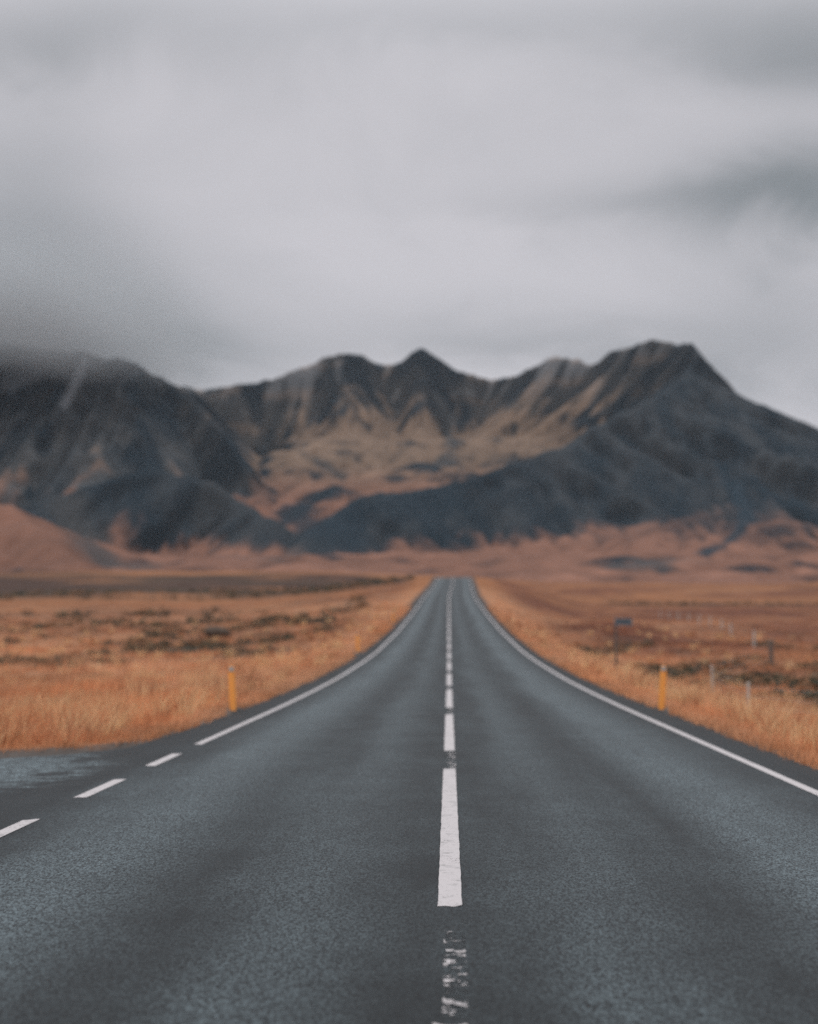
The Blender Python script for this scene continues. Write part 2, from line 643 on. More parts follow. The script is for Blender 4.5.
def strip(name, xc, y0, y1, wd, mat, step=.25, ragged=.004, dz=.004):
    n = max(3, int((y1 - y0) / step))
    ys = np.linspace(y0, y1, n)
    k = int(rng.integers(1000))
    e1 = ragged * fbm(ys / .09, ys * 0 + k, 81, 3)
    e2 = ragged * fbm(ys / .09, ys * 0 + k + 40, 82, 3)
    xs = road_x(ys) + xc
    v = []
    for i, yv in enumerate(ys):
        for q in (-.5, -.17, .17, .5):
            xx = xs[i] + q * wd + (e1[i] if q < -.4 else e2[i] if q > .4 else 0)
            yo = 0
            if i in (0, n - 1):
                yo = float(rng.uniform(-.03, .03))
            v.append((xx, yv + yo, float(road_surf(xx, yv)) + dz))
    return mesh_obj(name, v, grid_faces(4, n), mat, parent=road)


P, DL = 8.6, 6.6
k = -3
while True:
    y0 = 6.82 + k * P
    if y0 > 268:
        break
    strip('centre_dash', 0, y0, y0 + DL, .134, M_PAINT, step=.12 if y0 < 40 else .6)
    if -1 <= k <= 3:
        strip('worn_dash', .022, y0 - 1.92, y0 - .05 - .5 * (k == 0), .105, M_WORN, step=.12)
    k += 1
strip('edge_line', 3.5, -40, 330, .115, M_PAINT, step=.35)
strip('edge_line', -3.42, 16.45, 330, .11, M_PAINT, step=.35)
for y0 in (13.85, 11.22, 8.55, 5.9, 3.25, .6, -2):
    strip('edge_dash', -3.42, y0, y0 + 1.36, .125, M_PAINT, step=.1)
strip('edge_line', -3.42, -40, -6, .12, M_PAINT, step=.5)


# ------------------------------------------------------------------ mountains
def P3(u, v, D):
    """a summit or crest point: bearing, steepness and distance of the real mountain"""
    return ((u - 449) / F * D, D, CAM_H + (630 - v) / F * D)


def base_z(y):
    return np.interp(y, [700, 900, 1200, 1500, 1900, 2200, 2600, 3200, 5000],
                     [5, 24, 46, 72, 118, 150, 168, 165, 120])


# crest lines: points, flank slope, hollowness of the flank
RIDGES = [
    dict(n='spur', p=[(694, 368, 2950), (668, 388, 2850), (610, 417, 2700), (552, 449, 2550), (500, 466, 2450), (450, 483, 2360), (412, 490, 2300), (385, 496, 2280)], s=.43, w=1.45),
    dict(n='right', p=[(704, 350, 3000), (709, 360, 2990), (730, 382, 2990), (770, 412, 2980), (818, 440, 2960), (900, 455, 3000), (1100, 470, 3000), (1500, 500, 3000)], s=.52, w=1.9),
    dict(n='back', p=[(704, 350, 3010), (692, 339, 3120), (665, 335, 3350), (640, 338, 3450), (614, 347, 3600), (597, 358, 3650), (572, 353, 3750), (550, 353, 3800), (520, 369, 3900), (492, 374, 3950),
                      (455, 363, 3980), (436, 351, 3980), (427, 345, 3980), (419, 343.5, 3980), (412, 346, 3980), (405, 352, 3980), (394, 360, 3980), (376, 357, 3980), (362, 349, 3950), (345, 345, 3920), (322, 349, 3900), (300, 361, 3880), (255, 377, 3850), (195, 383, 3750), (150, 372, 3400)],
         s=.70, w=1.9),
    dict(n='massif', p=[(192, 386, 3150), (150, 366, 3020), (120, 352, 2950), (75, 345, 2950), (30, 337, 2950), (-40, 325, 3000), (-180, 320, 3100), (-400, 350, 3200), (-900, 420, 3300)], s=.70, w=1.6),
    dict(n='shoulder', p=[(150, 366, 3020), (190, 394, 2900), (218, 423, 2750), (238, 446, 2640), (246, 462, 2560)], s=.72, w=1.5),
    dict(n='terrace', p=[(45, 494, 2250), (95, 476, 2290), (150, 468, 2310), (205, 476, 2290), (240, 494, 2230), (268, 514, 2150)], s=.60, w=1.25),
    dict(n='fan', p=[(-260, 470, 2000), (-60, 480, 1900), (0, 502, 1820), (40, 526, 1700), (78, 560, 1520)], s=.30, w=1.2),
    dict(n='knoll', p=[(335, 508, 2160), (352, 494, 2210), (378, 488, 2260), (410, 490, 2300)], s=.52, w=1.1),
]
mx = np.concatenate([np.linspace(-3200, -1320, 70, endpoint=False), np.linspace(-1320, 1250, 330, endpoint=False), np.linspace(1250, 3200, 72)])
my = np.linspace(820, 4500, 440)
NX, NY = len(mx), len(my)
MX, MY = np.meshgrid(mx, my)
X, Y = MX.ravel(), MY.ravel()
B = base_z(Y) + 6 * fbm(X / 130, Y / 130, 111, 4)
# floor of the cirque between the two flanks
floor = np.interp(Y, [1900, 2150, 2300, 2500, 2800, 3100, 3400, 3800, 4500], [60, 150, 215, 285, 380, 466, 552, 600, 500])
floor = floor + 14 * fbm(X / 150, Y / 150, 113, 4)
fm = sstep(-640, -430, X + 40 * fbm(Y / 160, X / 160, 115, 2)) * (1 - sstep(-90, 110, X - (70 + .46 * (Y - 2300))))
B = B + np.maximum(floor - B, 0) * fm
H = B.copy()
bestT = np.full_like(X, 9.0)
bestR = np.full(len(X), -1)
bestS = np.zeros_like(X)
for ri, R in enumerate(RIDGES):
    pts = np.array([P3(*q) for q in R['p']])
    dmin = np.full_like(X, 1e9)
    zr = np.zeros_like(X)
    ss = np.zeros_like(X)
    s0 = ri * 5000.0
    for a, b_ in zip(pts[:-1], pts[1:]):
        d = b_[:2] - a[:2]
        L = np.hypot(*d)
        tt = np.clip(((X - a[0]) * d[0] + (Y - a[1]) * d[1]) / (L * L), 0, 1)
        dd = np.hypot(X - a[0] - tt * d[0], Y - a[1] - tt * d[1])
        hit = dd < dmin
        dmin = np.where(hit, dd, dmin)
        zr = np.where(hit, a[2] + (b_[2] - a[2]) * tt, zr)
        ss = np.where(hit, s0 + tt * L, ss)
        s0 += L
    zr = zr + 7 * fbm(ss / 45, ss * 0 + ri, 130 + ri, 4)            # craggy crest
    bb = B - 25 if R['n'] == 'back' else base_z(Y)
    hgt = np.maximum(zr - bb, 5)
    Lr = hgt / R['s'] * (1 + .22 * fbm(ss / 160, ss * 0, 150 + ri, 3))
    t_ = np.clip(dmin / Lr, 0, 1)
    h = bb + hgt * (1 - t_) ** R['w'] + np.where(t_ >= 1, -40, 0)
    k_ = 9.0
    dlt = np.clip(.5 + .5 * (h - H) / k_, 0, 1)
    win = (h > H) & (t_ < 1)
    H = h * dlt + H * (1 - dlt) + k_ * dlt * (1 - dlt) * .5
    bestT = np.where(win, t_, bestT)
    bestR = np.where(win, ri, bestR)
    bestS = np.where(win, ss, bestS)
foot = sstep(900, 1500, Y)
H = H + (10 * fbm(X / 70, Y / 70, 150, 4) + 3 * fbm(X / 22, Y / 22, 151, 2)) * foot

# running water carves the flanks: steepest-descent flow, stream-power erosion
idx = np.arange(NX * NY).reshape(NY, NX)
dxs = np.gradient(mx)
dyv = my[1] - my[0]


def neighbours(Hg):
    """receiver (steepest way down), its slope, and donor (steepest way up)"""
    bs = np.full(Hg.shape, 0.0)
    rc = idx.copy()
    us = np.full(Hg.shape, 0.0)
    up_i = idx.copy()
    for oy in (-1, 0, 1):
        for ox in (-1, 0, 1):
            if ox == 0 and oy == 0:
                continue
            ys0, ys1 = max(0, -oy), NY - max(0, oy)
            xs0, xs1 = max(0, -ox), NX - max(0, ox)
            dist = np.hypot(ox * dxs[xs0:xs1], oy * dyv)[None, :]
            sl = (Hg[ys0:ys1, xs0:xs1] - Hg[ys0 + oy:ys1 + oy, xs0 + ox:xs1 + ox]) / dist
            tgt = idx[ys0 + oy:ys1 + oy, xs0 + ox:xs1 + ox]
            v_ = bs[ys0:ys1, xs0:xs1]
            m_ = sl > v_
            v_[m_] = sl[m_]
            rc[ys0:ys1, xs0:xs1][m_] = tgt[m_]
            v_ = us[ys0:ys1, xs0:xs1]
            m_ = -sl > v_
            v_[m_] = -sl[m_]
            up_i[ys0:ys1, xs0:xs1][m_] = tgt[m_]
    return rc.ravel(), bs.ravel(), up_i.ravel()


def flow(Hg, rc):
    order = np.argsort(-Hg.ravel()).tolist()
    acc = [1.0] * (NX * NY)
    r_ = rc.tolist()
    for i_ in order:
        j_ = r_[i_]
        if j_ != i_:
            acc[j_] += acc[i_]
    return np.array(acc), order


def blur(Z, n_=1):
    for _ in range(n_):
        Z = np.pad(Z, 1, mode='edge')
        Z = (Z[:-2, 1:-1] + Z[2:, 1:-1] + Z[1:-1, :-2] + Z[1:-1, 2:] + 2 * Z[1:-1, 1:-1]) / 6
    return Z


Hg = H.reshape(NY, NX)
footg = foot.reshape(NY, NX)
for it in range(9):
    rc, sl, up_i = neighbours(Hg)
    acc, order = flow(Hg, rc)
    cut = np.minimum(.62 * np.sqrt(np.minimum(acc, 120)) * np.minimum(sl, 1.2), 3.2).reshape(NY, NX)
    Hg = Hg - (cut + .5 * blur(cut, 1)) * .55 * footg
    Hg = Hg * .93 + blur(Hg, 1) * .07
H = Hg.ravel()
rc, sl, up_i = neighbours(blur(Hg, 2))
acc, order = flow(Hg, rc)
# scree streaks: noise carried down the flow lines
noise_ = (rng.normal(size=NX * NY) + 1.2 * fbm(X / 28, Y / 28, 163, 3) * 3)
st = noise_.tolist()
ul = up_i.tolist()
for i_ in order:
    j_ = ul[i_]
    if j_ != i_:
        st[i_] = .91 * st[j_] + .09 * st[i_] * 2.2
streak = blur(np.array(st).reshape(NY, NX), 1).ravel()
streak = (streak - streak.mean()) / streak.std()
gully_m = sstep(1.0, 4.2, np.log(acc))
gully_m = blur(gully_m.reshape(NY, NX), 1).ravel()
rib = (Hg - blur(Hg, 10)).ravel()
slope = np.hypot(np.gradient(blur(Hg, 3), my, axis=0), np.gradient(blur(Hg, 3), mx, axis=1)).ravel()

ROCK = np.array([.013, .023, .031])
SCREE = np.array([.060, .062, .063])
PINK = np.array([.165, .082, .056])
TAN = np.array([.138, .093, .065])
SNOW = np.array([.62, .64, .68])
names = [R['n'] for R in RIDGES]
TH = dict(spur=.72, right=.66, back=.25, massif=.80, shoulder=.46, terrace=.56, fan=-.6, knoll=.9)
th = np.array([TH[k] for k in names] + [-.6])[bestR]
big = fbm(X / 110, Y / 110, 170, 4)
onfloor = bestR == -1
# plants hold where it is gentle and low; scree and rock where it is steep
score = np.where(onfloor, .30 + .5 * (.40 - slope), (bestT - th) * 1.5 + .55 * (.52 - slope))
wl = X + 626 - (2900 - Y) * .57                                  # grassy flank facing into the cirque
score = score + .85 * sstep(-70, 70, wl + 40 * big) * sstep(2250, 2450, Y) * np.isin(bestR, [names.index('massif'), names.index('shoulder')])
front_r = np.isin(bestR, [names.index('spur'), names.index('right'), names.index('knoll'), names.index('terrace')])
# scree tongues running straight down the front faces
tongue = fbm(bestS / 30, bestT * .7, 190, 3) + .6 * fbm(bestS / 11, bestT * .9, 191, 2)
tongue = np.where(front_r, tongue, 0)
score = score + .34 * tongue * sstep(.3, .6, bestT) + np.where(front_r, .05, .21) * streak - .20 * (gully_m - .35) + np.where(np.isin(bestR, [0, 1, 5, 7]), .05, .16) * big + np.where(np.isin(bestR, [0, 1, 5, 7]), .001, .004) * rib
veg_m = sstep(-.26, .36, score)[:, None]
scr = (np.clip(.45 + .34 * streak + .5 * big, 0, 1) * np.where(front_r, .50, 1.0))[:, None]
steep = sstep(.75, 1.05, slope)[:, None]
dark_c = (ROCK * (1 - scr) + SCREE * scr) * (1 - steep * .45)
layer = sstep(.3, .9, np.sin(H / 15.0 + 2.2 * big))[:, None] * sstep(.2, -.35, bestT - th)[:, None]
warm = np.clip(.35 + .5 * big + .2 * streak, 0, 1)[:, None] * sstep(-.55, .1, bestT - th)[:, None]
dark_c = dark_c + np.array([.020, .012, .005]) * warm * sstep(2700, 3300, Y)[:, None]
dark_c = dark_c * (1 + .55 * layer * (scr - .2))
high = sstep(240, 430, H)[:, None]
veg = PINK * (1 - high) + TAN * high
veg = veg * np.clip(1 + .30 * big[:, None] + .13 * streak[:, None] - .35 * (gully_m[:, None] - .3), .3, 1.7)
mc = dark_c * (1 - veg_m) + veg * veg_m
# thin tan ledges and a dusting of snow on the upper back wall
led = (bestR == names.index('back')) * sstep(.55, .95, np.sin(H / 19.0 + 3 * big)) * sstep(-.6, 1.0, streak) * .38
mc = mc * (1 - led[:, None]) + TAN * led[:, None]
sn = sstep(650, 860, H + 70 * big) * sstep(.4, 1.8, streak + .6 * gully_m) * .14
mc = mc * (1 - sn[:, None]) + SNOW * sn[:, None]


def terrain_hit(u, v):
    """first point of the mountain grid along a bearing and steepness"""
    xi = (u - 449) / F
    for D in np.arange(1000, 4400, 8.0):
        j = int(np.clip(np.searchsorted(my, D), 0, NY - 1))
        i = int(np.clip(np.searchsorted(mx, xi * D), 0, NX - 1))
        if H[j * NX + i] > CAM_H + (630 - v) / F * D:
            return (xi * D, D)
    return None


def gully(pts, wd, colr, strength=1.0, jit=.6):
    """a stream bed, rock band or snow gully with its own colour"""
    global mc
    q = [terrain_hit(*p) for p in pts]
    q = [p for p in q if p is not None]
    dm = np.full_like(X, 1e9)
    for a, b_ in zip(q[:-1], q[1:]):
        d = np.array(b_) - np.array(a)
        L2 = d @ d + 1e-6
        t2 = np.clip(((X - a[0]) * d[0] + (Y - a[1]) * d[1]) / L2, 0, 1)
        dm = np.minimum(dm, np.hypot(X - a[0] - t2 * d[0], (Y - a[1] - t2 * d[1])))
    k2 = (sstep(1.5, .3, dm / wd + jit * big + .25 * jit * streak) * strength)[:, None]
    mc = mc * (1 - k2) + np.array(colr) * k2


gully([(722, 470), (736, 492), (746, 512), (740, 530), (722, 545), (700, 556)], 16, ROCK * 1.4, .95, .8)
gully([(632, 566), (668, 562), (690, 560)], 40, SCREE * 1.1, .6, 1.0)
gully([(782, 500), (800, 508), (818, 520)], 26, ROCK * 1.4, .7, .9)
gully([(60, 505), (75, 530), (95, 556), (130, 566)], 34, SCREE * .9, .8, .9)
gully([(285, 505), (305, 525), (330, 548), (352, 520)], 34, ROCK * 1.2, .85, .9)
gully([(225, 556), (265, 558), (300, 548), (330, 545)], 34, SCREE * .9, .6, 1.0)
gully([(340, 545), (352, 510), (385, 500), (420, 505)], 60, ROCK * 1.2, .85, .8)
gully([(446, 462), (452, 440), (450, 418), (440, 400)], 20, SCREE * .8, .75, .8)
gully([(300, 450), (325, 465), (340, 474)], 26, SCREE * .7, .8, .9)
gully([(57, 398), (68, 375), (75, 358)], 12, SNOW * .40, .65, .6)
gully([(5, 375), (20, 365), (18, 352)], 20, SNOW * .35, .3, 1.3)
gully([(140, 362), (160, 372)], 14, SNOW * .5, .45, .9)
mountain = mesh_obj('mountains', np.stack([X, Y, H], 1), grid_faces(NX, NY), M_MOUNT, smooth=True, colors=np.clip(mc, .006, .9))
describe(mountain, 'dark basalt mountain range with brown lower slopes', kind='structure')


# ------------------------------------------------------------------ grass and heather (uncountable cover)
def plant_mat(name, rough=.8, trans=.25):
    m, t, b = material(name)
    at = t.node('ShaderNodeVertexColor', layer_name='cover').outputs[0]
    t.l.new(at, b.inputs['Base Color'])
    b.inputs['Roughness'].default_value = rough
    b.inputs['Specular IOR Level'].default_value = .25
    tr = t.node('ShaderNodeBsdfTranslucent')
    t.l.new(at, tr.inputs[0])
    mx_ = t.node('ShaderNodeMixShader')
    mx_.inputs[0].default_value = trans
    t.l.new(b.outputs[0], mx_.inputs[1])
    t.l.new(tr.outputs[0], mx_.inputs[2])
    t.l.new(mx_.outputs[0], t.n['Material Output'].inputs[0])
    return m


def blades(tx, ty, per, hgt, wid, spread, colr, lean=.35, tipc=1.12, basec=.75):
    """per blades round each tuft centre; returns verts, quads+tris as quads, colours"""
    n = len(tx)
    bx = np.repeat(tx, per)
    by = np.repeat(ty, per)
    hh = np.repeat(hgt, per) * rng.uniform(.55, 1.25, n * per)
    ww = np.repeat(wid, per) * rng.uniform(.7, 1.3, n * per)
    sp = np.repeat(spread, per)
    ang = rng.uniform(0, 2 * np.pi, n * per)
    rr = sp * np.sqrt(rng.uniform(0, 1, n * per))
    ox, oy = rr * np.cos(ang), rr * np.sin(ang)
    bx, by = bx + ox, by + oy
    keep = asphalt_gap(bx, by) > rng.uniform(-.22, .06, n * per)
    for (px_, py_) in ((-4.24, 23.7), (4.22, 24.3), (-4.30, 57.0), (-4.36, 94.0)):     # trodden grass round the marker posts
        keep &= ~((np.abs(bx - px_ * (by / py_)) < .10 + .002 * by) & (by > py_ - 5) & (by < py_ + .6))
    bz = land_z(bx, by) - .03
    out = lean * hh * rng.uniform(.2, 1.3, n * per)
    lx = np.cos(ang) * out + .16 * hh
    ly = np.sin(ang) * out
    fa = rng.uniform(0, np.pi, n * per)
    # blades face roughly sideways-on in random directions
    fx, fy = np.cos(fa) * ww * .5, np.sin(fa) * ww * .5
    v = np.zeros((n * per, 6, 3))
    for i, (f, wdt, bend) in enumerate(((0, 1.0, 0), (.55, .8, .35), (1.0, .18, 1.0))):
        cx, cy_, cz = bx + lx * bend, by + ly * bend, bz + hh * f * (1 - .12 * bend)
        v[:, 2 * i, 0], v[:, 2 * i, 1], v[:, 2 * i, 2] = cx - fx * wdt, cy_ - fy * wdt, cz
        v[:, 2 * i + 1, 0], v[:, 2 * i + 1, 1], v[:, 2 * i + 1, 2] = cx + fx * wdt, cy_ + fy * wdt, cz
    cb = np.repeat(colr, per, 0) * rng.uniform(.78, 1.22, (n * per, 1))
    c = np.repeat(cb[:, None, :], 6, 1)
    v, c = v[keep], c[keep]
    m = len(v)
    o = (np.arange(m) * 6)[:, None]
    q1 = o + np.array([[0, 1, 3, 2]])
    q2 = o + np.array([[2, 3, 5, 4]])
    return v.reshape(-1, 3), np.concatenate([q1, q2]), c.reshape(-1, 3)


def sample_fan(n, r0, r1, pw, half_ang):
    """tuft positions in a wide fan ahead, thinning out with distance"""
    uu = rng.uniform(0, 1, n)
    a, b_ = r0 ** (1 - pw), r1 ** (1 - pw)
    r = (a + (b_ - a) * uu) ** (1 / (1 - pw))
    th_ = rng.uniform(-half_ang, half_ang, n)
    return r * np.sin(th_), r * np.cos(th_), r


V, Q, C = [], [], []
off = 0


def push(v, q, c):
    global off
    V.append(v)
    Q.append(q + off)
    C.append(c)
    off += len(v)


tx, ty, tr_ = sample_fan(60000, 9, 420, 1.55, math.radians(33))
gap = asphalt_gap(tx, ty)
hm = heath_mask(tx, ty)
ok = (gap > .05) & (rng.uniform(0, 1, len(tx)) > hm * .75)
tx, ty, tr_, gap, hm = tx[ok], ty[ok], tr_[ok], gap[ok], hm[ok]
patch = fbm(tx / 5.0, ty / 6.0, 201, 3)
hgt = (.27 + .16 * patch) * (.45 + .55 * sstep(.1, 1.6, gap)) * np.where(tx < 0, 1.12, 1.0) * (1 - .35 * hm)
hgt *= np.clip(1.1 - tr_ / 500, .6, 1.1)
wid = np.maximum(.006, tr_ * .00045)
spread = np.maximum(.16, tr_ * .006)
push(*blades(tx, ty, 10, hgt, wid, spread, cover(tx, ty) * rng.uniform(.66, 1.30, (len(tx), 1))))
# a closer fringe right along the asphalt
ey = rng.uniform(5, 130, 9000) ** 1.0
es = np.where(rng.uniform(0, 1, len(ey)) < .5, -1, 1)
ex = road_x(ey) + es * (HALF - .04 + rng.exponential(.28, len(ey)))
ok = asphalt_gap(ex, ey) > -.08
ex, ey = ex[ok], ey[ok]
push(*blades(ex, ey, 9, np.full(len(ex), .13) * rng.uniform(.6, 1.8, len(ex)), np.maximum(.005, ey * .0004), np.full(len(ex), .12), cover(ex, ey) * .95, lean=.7))
# taller seed heads standing above the rest
sx_, sy_, sr_ = sample_fan(7000, 12, 150, 1.3, math.radians(33))
ok = (asphalt_gap(sx_, sy_) > .9) & (heath_mask(sx_, sy_) < .4)
sx_, sy_, sr_ = sx_[ok], sy_[ok], sr_[ok]
push(*blades(sx_, sy_, 5, np.full(len(sx_), .46), np.maximum(.005, sr_ * .0004), np.full(len(sx_), .12), cover(sx_, sy_) * np.array([1.1, 1.15, 1.2]), lean=.25))
# coarse pale tufts, shaggy along the verges
qx, qy, qr = sample_fan(5200, 12, 130, 1.35, math.radians(33))
qg = asphalt_gap(qx, qy)
ok = (qg > .5) & (rng.uniform(0, 1, len(qx)) < np.where(qg < 4.5, .9, .35)) & (heath_mask(qx, qy) < .7)
qx, qy, qr = qx[ok], qy[ok], qr[ok]
pale = np.where(rng.uniform(0, 1, (len(qx), 1)) < .65, np.array([[.78, .50, .27]]), np.array([[.42, .19, .10]])) * rng.uniform(.75, 1.15, (len(qx), 1))
push(*blades(qx, qy, 22, rng.uniform(.30, .62, len(qx)), np.maximum(.006, qr * .0004), rng.uniform(.08, .20, len(qx)), pale, lean=.55))
grass = mesh_obj('grass', np.concatenate(V), np.concatenate(Q), plant_mat('dry_grass'), colors=np.clip(np.concatenate(C), .01, .9))
describe(grass, 'dry straw and rust coloured moor grass beside the road', 'grass', kind='stuff')

# heather: low dark clumps of small leaves
V, Q, C = [], [], []
off = 0
hx, hy, hr = sample_fan(34000, 16, 330, 1.25, math.radians(33))
hm = heath_mask(hx, hy)
ok = (hm > .42) & (asphalt_gap(hx, hy) > 2.0)
hx, hy, hr = hx[ok], hy[ok], hr[ok]
n = len(hx)
per = 34
rad = rng.uniform(.14, .44, n) * np.clip(hr / 80, .8, 2.2)
c0 = np.stack([hx, hy, land_z(hx, hy) + rad * .35], 1)
d = rng.normal(size=(n, per, 3))
d /= np.linalg.norm(d, axis=2, keepdims=True)
pos = c0[:, None, :] + d * rad[:, None, None] * np.array([1.25, 1.25, .75]) * rng.uniform(.45, 1.05, (n, per, 1))
sz = (rad * .24)[:, None] * rng.uniform(.6, 1.3, (n, per))
a = rng.normal(size=(n, per, 3))
a /= np.linalg.norm(a, axis=2, keepdims=True)
b_ = np.cross(d, a)
b_ /= np.linalg.norm(b_, axis=2, keepdims=True) + 1e-6
v = np.stack([pos - a * sz[..., None], pos + b_ * sz[..., None] * .6, pos + a * sz[..., None], pos - b_ * sz[..., None] * .6], 2).reshape(-1, 3)
qf = np.arange(len(v)).reshape(-1, 4)
tint = np.array([[.080, .080, .052], [.125, .090, .062], [.065, .068, .055], [.20, .115, .068], [.26, .14, .075]])
ci = tint[rng.integers(0, 5, n)][:, None, :] * rng.uniform(.7, 1.4, (n, per, 1))
cc = np.repeat(ci.reshape(-1, 3), 4, 0)
heather = mesh_obj('heather', v, qf, plant_mat('heather_leaves', .85, .15), colors=cc)
describe(heather, 'low dark heather clumps scattered through the dry grass', 'heather', kind='stuff')


# ------------------------------------------------------------------ roadside marker posts
M_ORANGE = simple_mat('orange_plastic', (.95, .36, .075), .5, 9, .14, dirt=(.45, .25, .12))
M_REFLECT = simple_mat('grey_reflector', (.40, .37, .34), .4, 40, .12)
M_BAND = simple_mat('dark_band', (.05, .05, .05), .5, 30, .2)


def loft(sections, cap=True):
    """sections: list of (z, half width, half depth, bow) rounded rectangles"""
    v, f = [], []
    prof = []
    for a_ in range(16):
        t_ = 2 * math.pi * a_ / 16
        c_, s_ = math.cos(t_), math.sin(t_)
        prof.append((math.copysign(abs(c_) ** .55, c_), math.copysign(abs(s_) ** .55, s_)))
    for (z, hw, hd, bow) in sections:
        for (p_, q_) in prof:
            v.append((p_ * hw, q_ * hd + bow * p_ * p_, z))
    n_ = 16
    for s_ in range(len(sections) - 1):
        for i_ in range(n_):
            j_ = (i_ + 1) % n_
            f.append((s_ * n_ + i_, s_ * n_ + j_, (s_ + 1) * n_ + j_, (s_ + 1) * n_ + i_))
    if cap:
        f.append(tuple(range(n_))[::-1])
        f.append(tuple((len(sections) - 1) * n_ + i_ for i_ in range(n_)))
    return v, f


def marker_post():
    t = thing('marker_post', (0, 0, 0))
    v, f = loft([(-.25, .060, .018, .016), (.30, .064, .018, .016), (.70, .064, .018, .016), (.80, .062, .018, .016), (.855, .046, .017, .012), (.872, .034, .014, .008)])
    mesh_obj('post_body', v, f, M_ORANGE, t, smooth=False)
    v, f = loft([(.755, .046, .006, 0), (.765, .050, .008, 0), (.845, .047, .008, 0), (.852, .042, .006, 0)])
    v = [(a_, b2 - .020 + 0.016 * (a_ / .055) ** 2, c_) for a_, b2, c_ in v]
    mesh_obj('reflector', v, f, M_REFLECT, t)
    return t


def copy_tree(o, parent=None):
    c_ = o.copy()
    COL.objects.link(c_)
    if parent is not None:
        c_.parent = parent
    for ch in list(o.children):
        copy_tree(ch, c_)
    return c_


POSTS = [(-4.24, 23.7, (-.02, -.06, .15), 'orange marker post on the left verge, nearest the camera on that side'),
         (4.22, 24.3, (.03, .07, -.1), 'orange marker post with a grey reflector on the right verge'),
         (-4.30, 57.0, (0, -.06, .1), 'orange marker post halfway up the left verge, second from the camera'),
         (-4.36, 94.0, (0, .03, .1), 'tiny farthest orange marker post on the left verge below the crest')]
proto = marker_post()
for i, (x_, y_, rot, lab) in enumerate(POSTS):
    o = proto if i == 0 else copy_tree(proto)
    o.location = (x_, y_, float(land_z(x_, y_)) + (.08 if y_ > 40 else 0))
    o.rotation_euler = rot
    describe(o, lab, 'marker post', 'orange marker posts along the road')


def ground_hit(u, v):
    """where a line of sight meets the moor"""
    d_ = np.arange(8, 500, .1)
    hit = land_z(d_ * (u - 449) / F, d_) > CAM_H + (630 - v) / F * d_
    d0 = d_[int(np.argmax(hit))]
    return float(d0 * (u - 449) / F), float(d0)


# ------------------------------------------------------------------ blue road sign
M_STEEL = simple_mat('weathered_steel', (.11, .11, .11), .5, 14, .25, metallic=.6)
M_BLUE = simple_mat('blue_enamel', (.058, .085, .108), .4, 10, .15)
M_GREYPL = simple_mat('pale_sign_edge', (.30, .34, .37), .5, 10, .15)


def tube(p0, p1, r, n_=10, r1=None):
    p0, p1 = np.array(p0, float), np.array(p1, float)
    r1 = r if r1 is None else r1
    ax_ = (p1 - p0) / np.linalg.norm(p1 - p0)
    h_ = np.array([1, 0, 0]) if abs(ax_[0]) < .8 else np.array([0, 1, 0])
    e1 = np.cross(ax_, h_)
    e1 /= np.linalg.norm(e1)
    e2 = np.cross(ax_, e1)
    v, f = [], []
    for p_, rr in ((p0, r), (p1, r1)):
        for i_ in range(n_):
            a_ = 2 * math.pi * i_ / n_
            v.append(tuple(p_ + rr * (math.cos(a_) * e1 + math.sin(a_) * e2)))
    for i_ in range(n_):
        j_ = (i_ + 1) % n_
        f.append((i_, j_, n_ + j_, n_ + i_))
    f.append(tuple(range(n_))[::-1])
    f.append(tuple(range(n_, 2 * n_)))
    return v, f


def box(x0, x1, y0, y1, z0, z1):
    v = [(x, y, z) for z in (z0, z1) for y in (y0, y1) for x in (x0, x1)]
    f = [(0, 2, 3, 1), (4, 5, 7, 6), (0, 1, 5, 4), (2, 6, 7, 3), (0, 4, 6, 2), (1, 3, 7, 5)]
    return v, f


def join(parts):
    v, f, o_ = [], [], 0
    for a_, b2 in parts:
        v += a_
        f += [tuple(i_ + o_ for i_ in q_) for q_ in b2]
        o_ += len(a_)
    return v, f


sxp, syp = ground_hit(613.7, 671)
print('SIGN', sxp, syp)
sign = thing('road_sign', (sxp, syp, float(land_z(sxp, syp))), (0, .01, .03))
mesh_obj('sign_post', *join([tube((0, 0, -.4), (0, 0, 2.22), .045), tube((0, 0, 2.22), (0, 0, 2.24), .05)]), M_STEEL, sign)
panel = mesh_obj('sign_panel', *box(-.03, .66, -.075, -.055, 1.95, 2.20), M_BLUE, sign)
mesh_obj('panel_rim', *join([box(-.045, .675, -.082, -.048, 2.20, 2.215), box(-.045, .675, -.082, -.048, 1.935, 1.95),
                             box(-.045, -.03, -.082, -.048, 1.95, 2.20), box(.66, .675, -.082, -.048, 1.95, 2.20)]), M_GREYPL, panel)
for zc in (2.0, 2.12):
    mesh_obj('clamp', *box(-.06, .06, -.055, .055, zc, zc + .03), M_STEEL, sign)
describe(sign, 'small blue flag sign on a dark post beside the right verge', 'road sign')

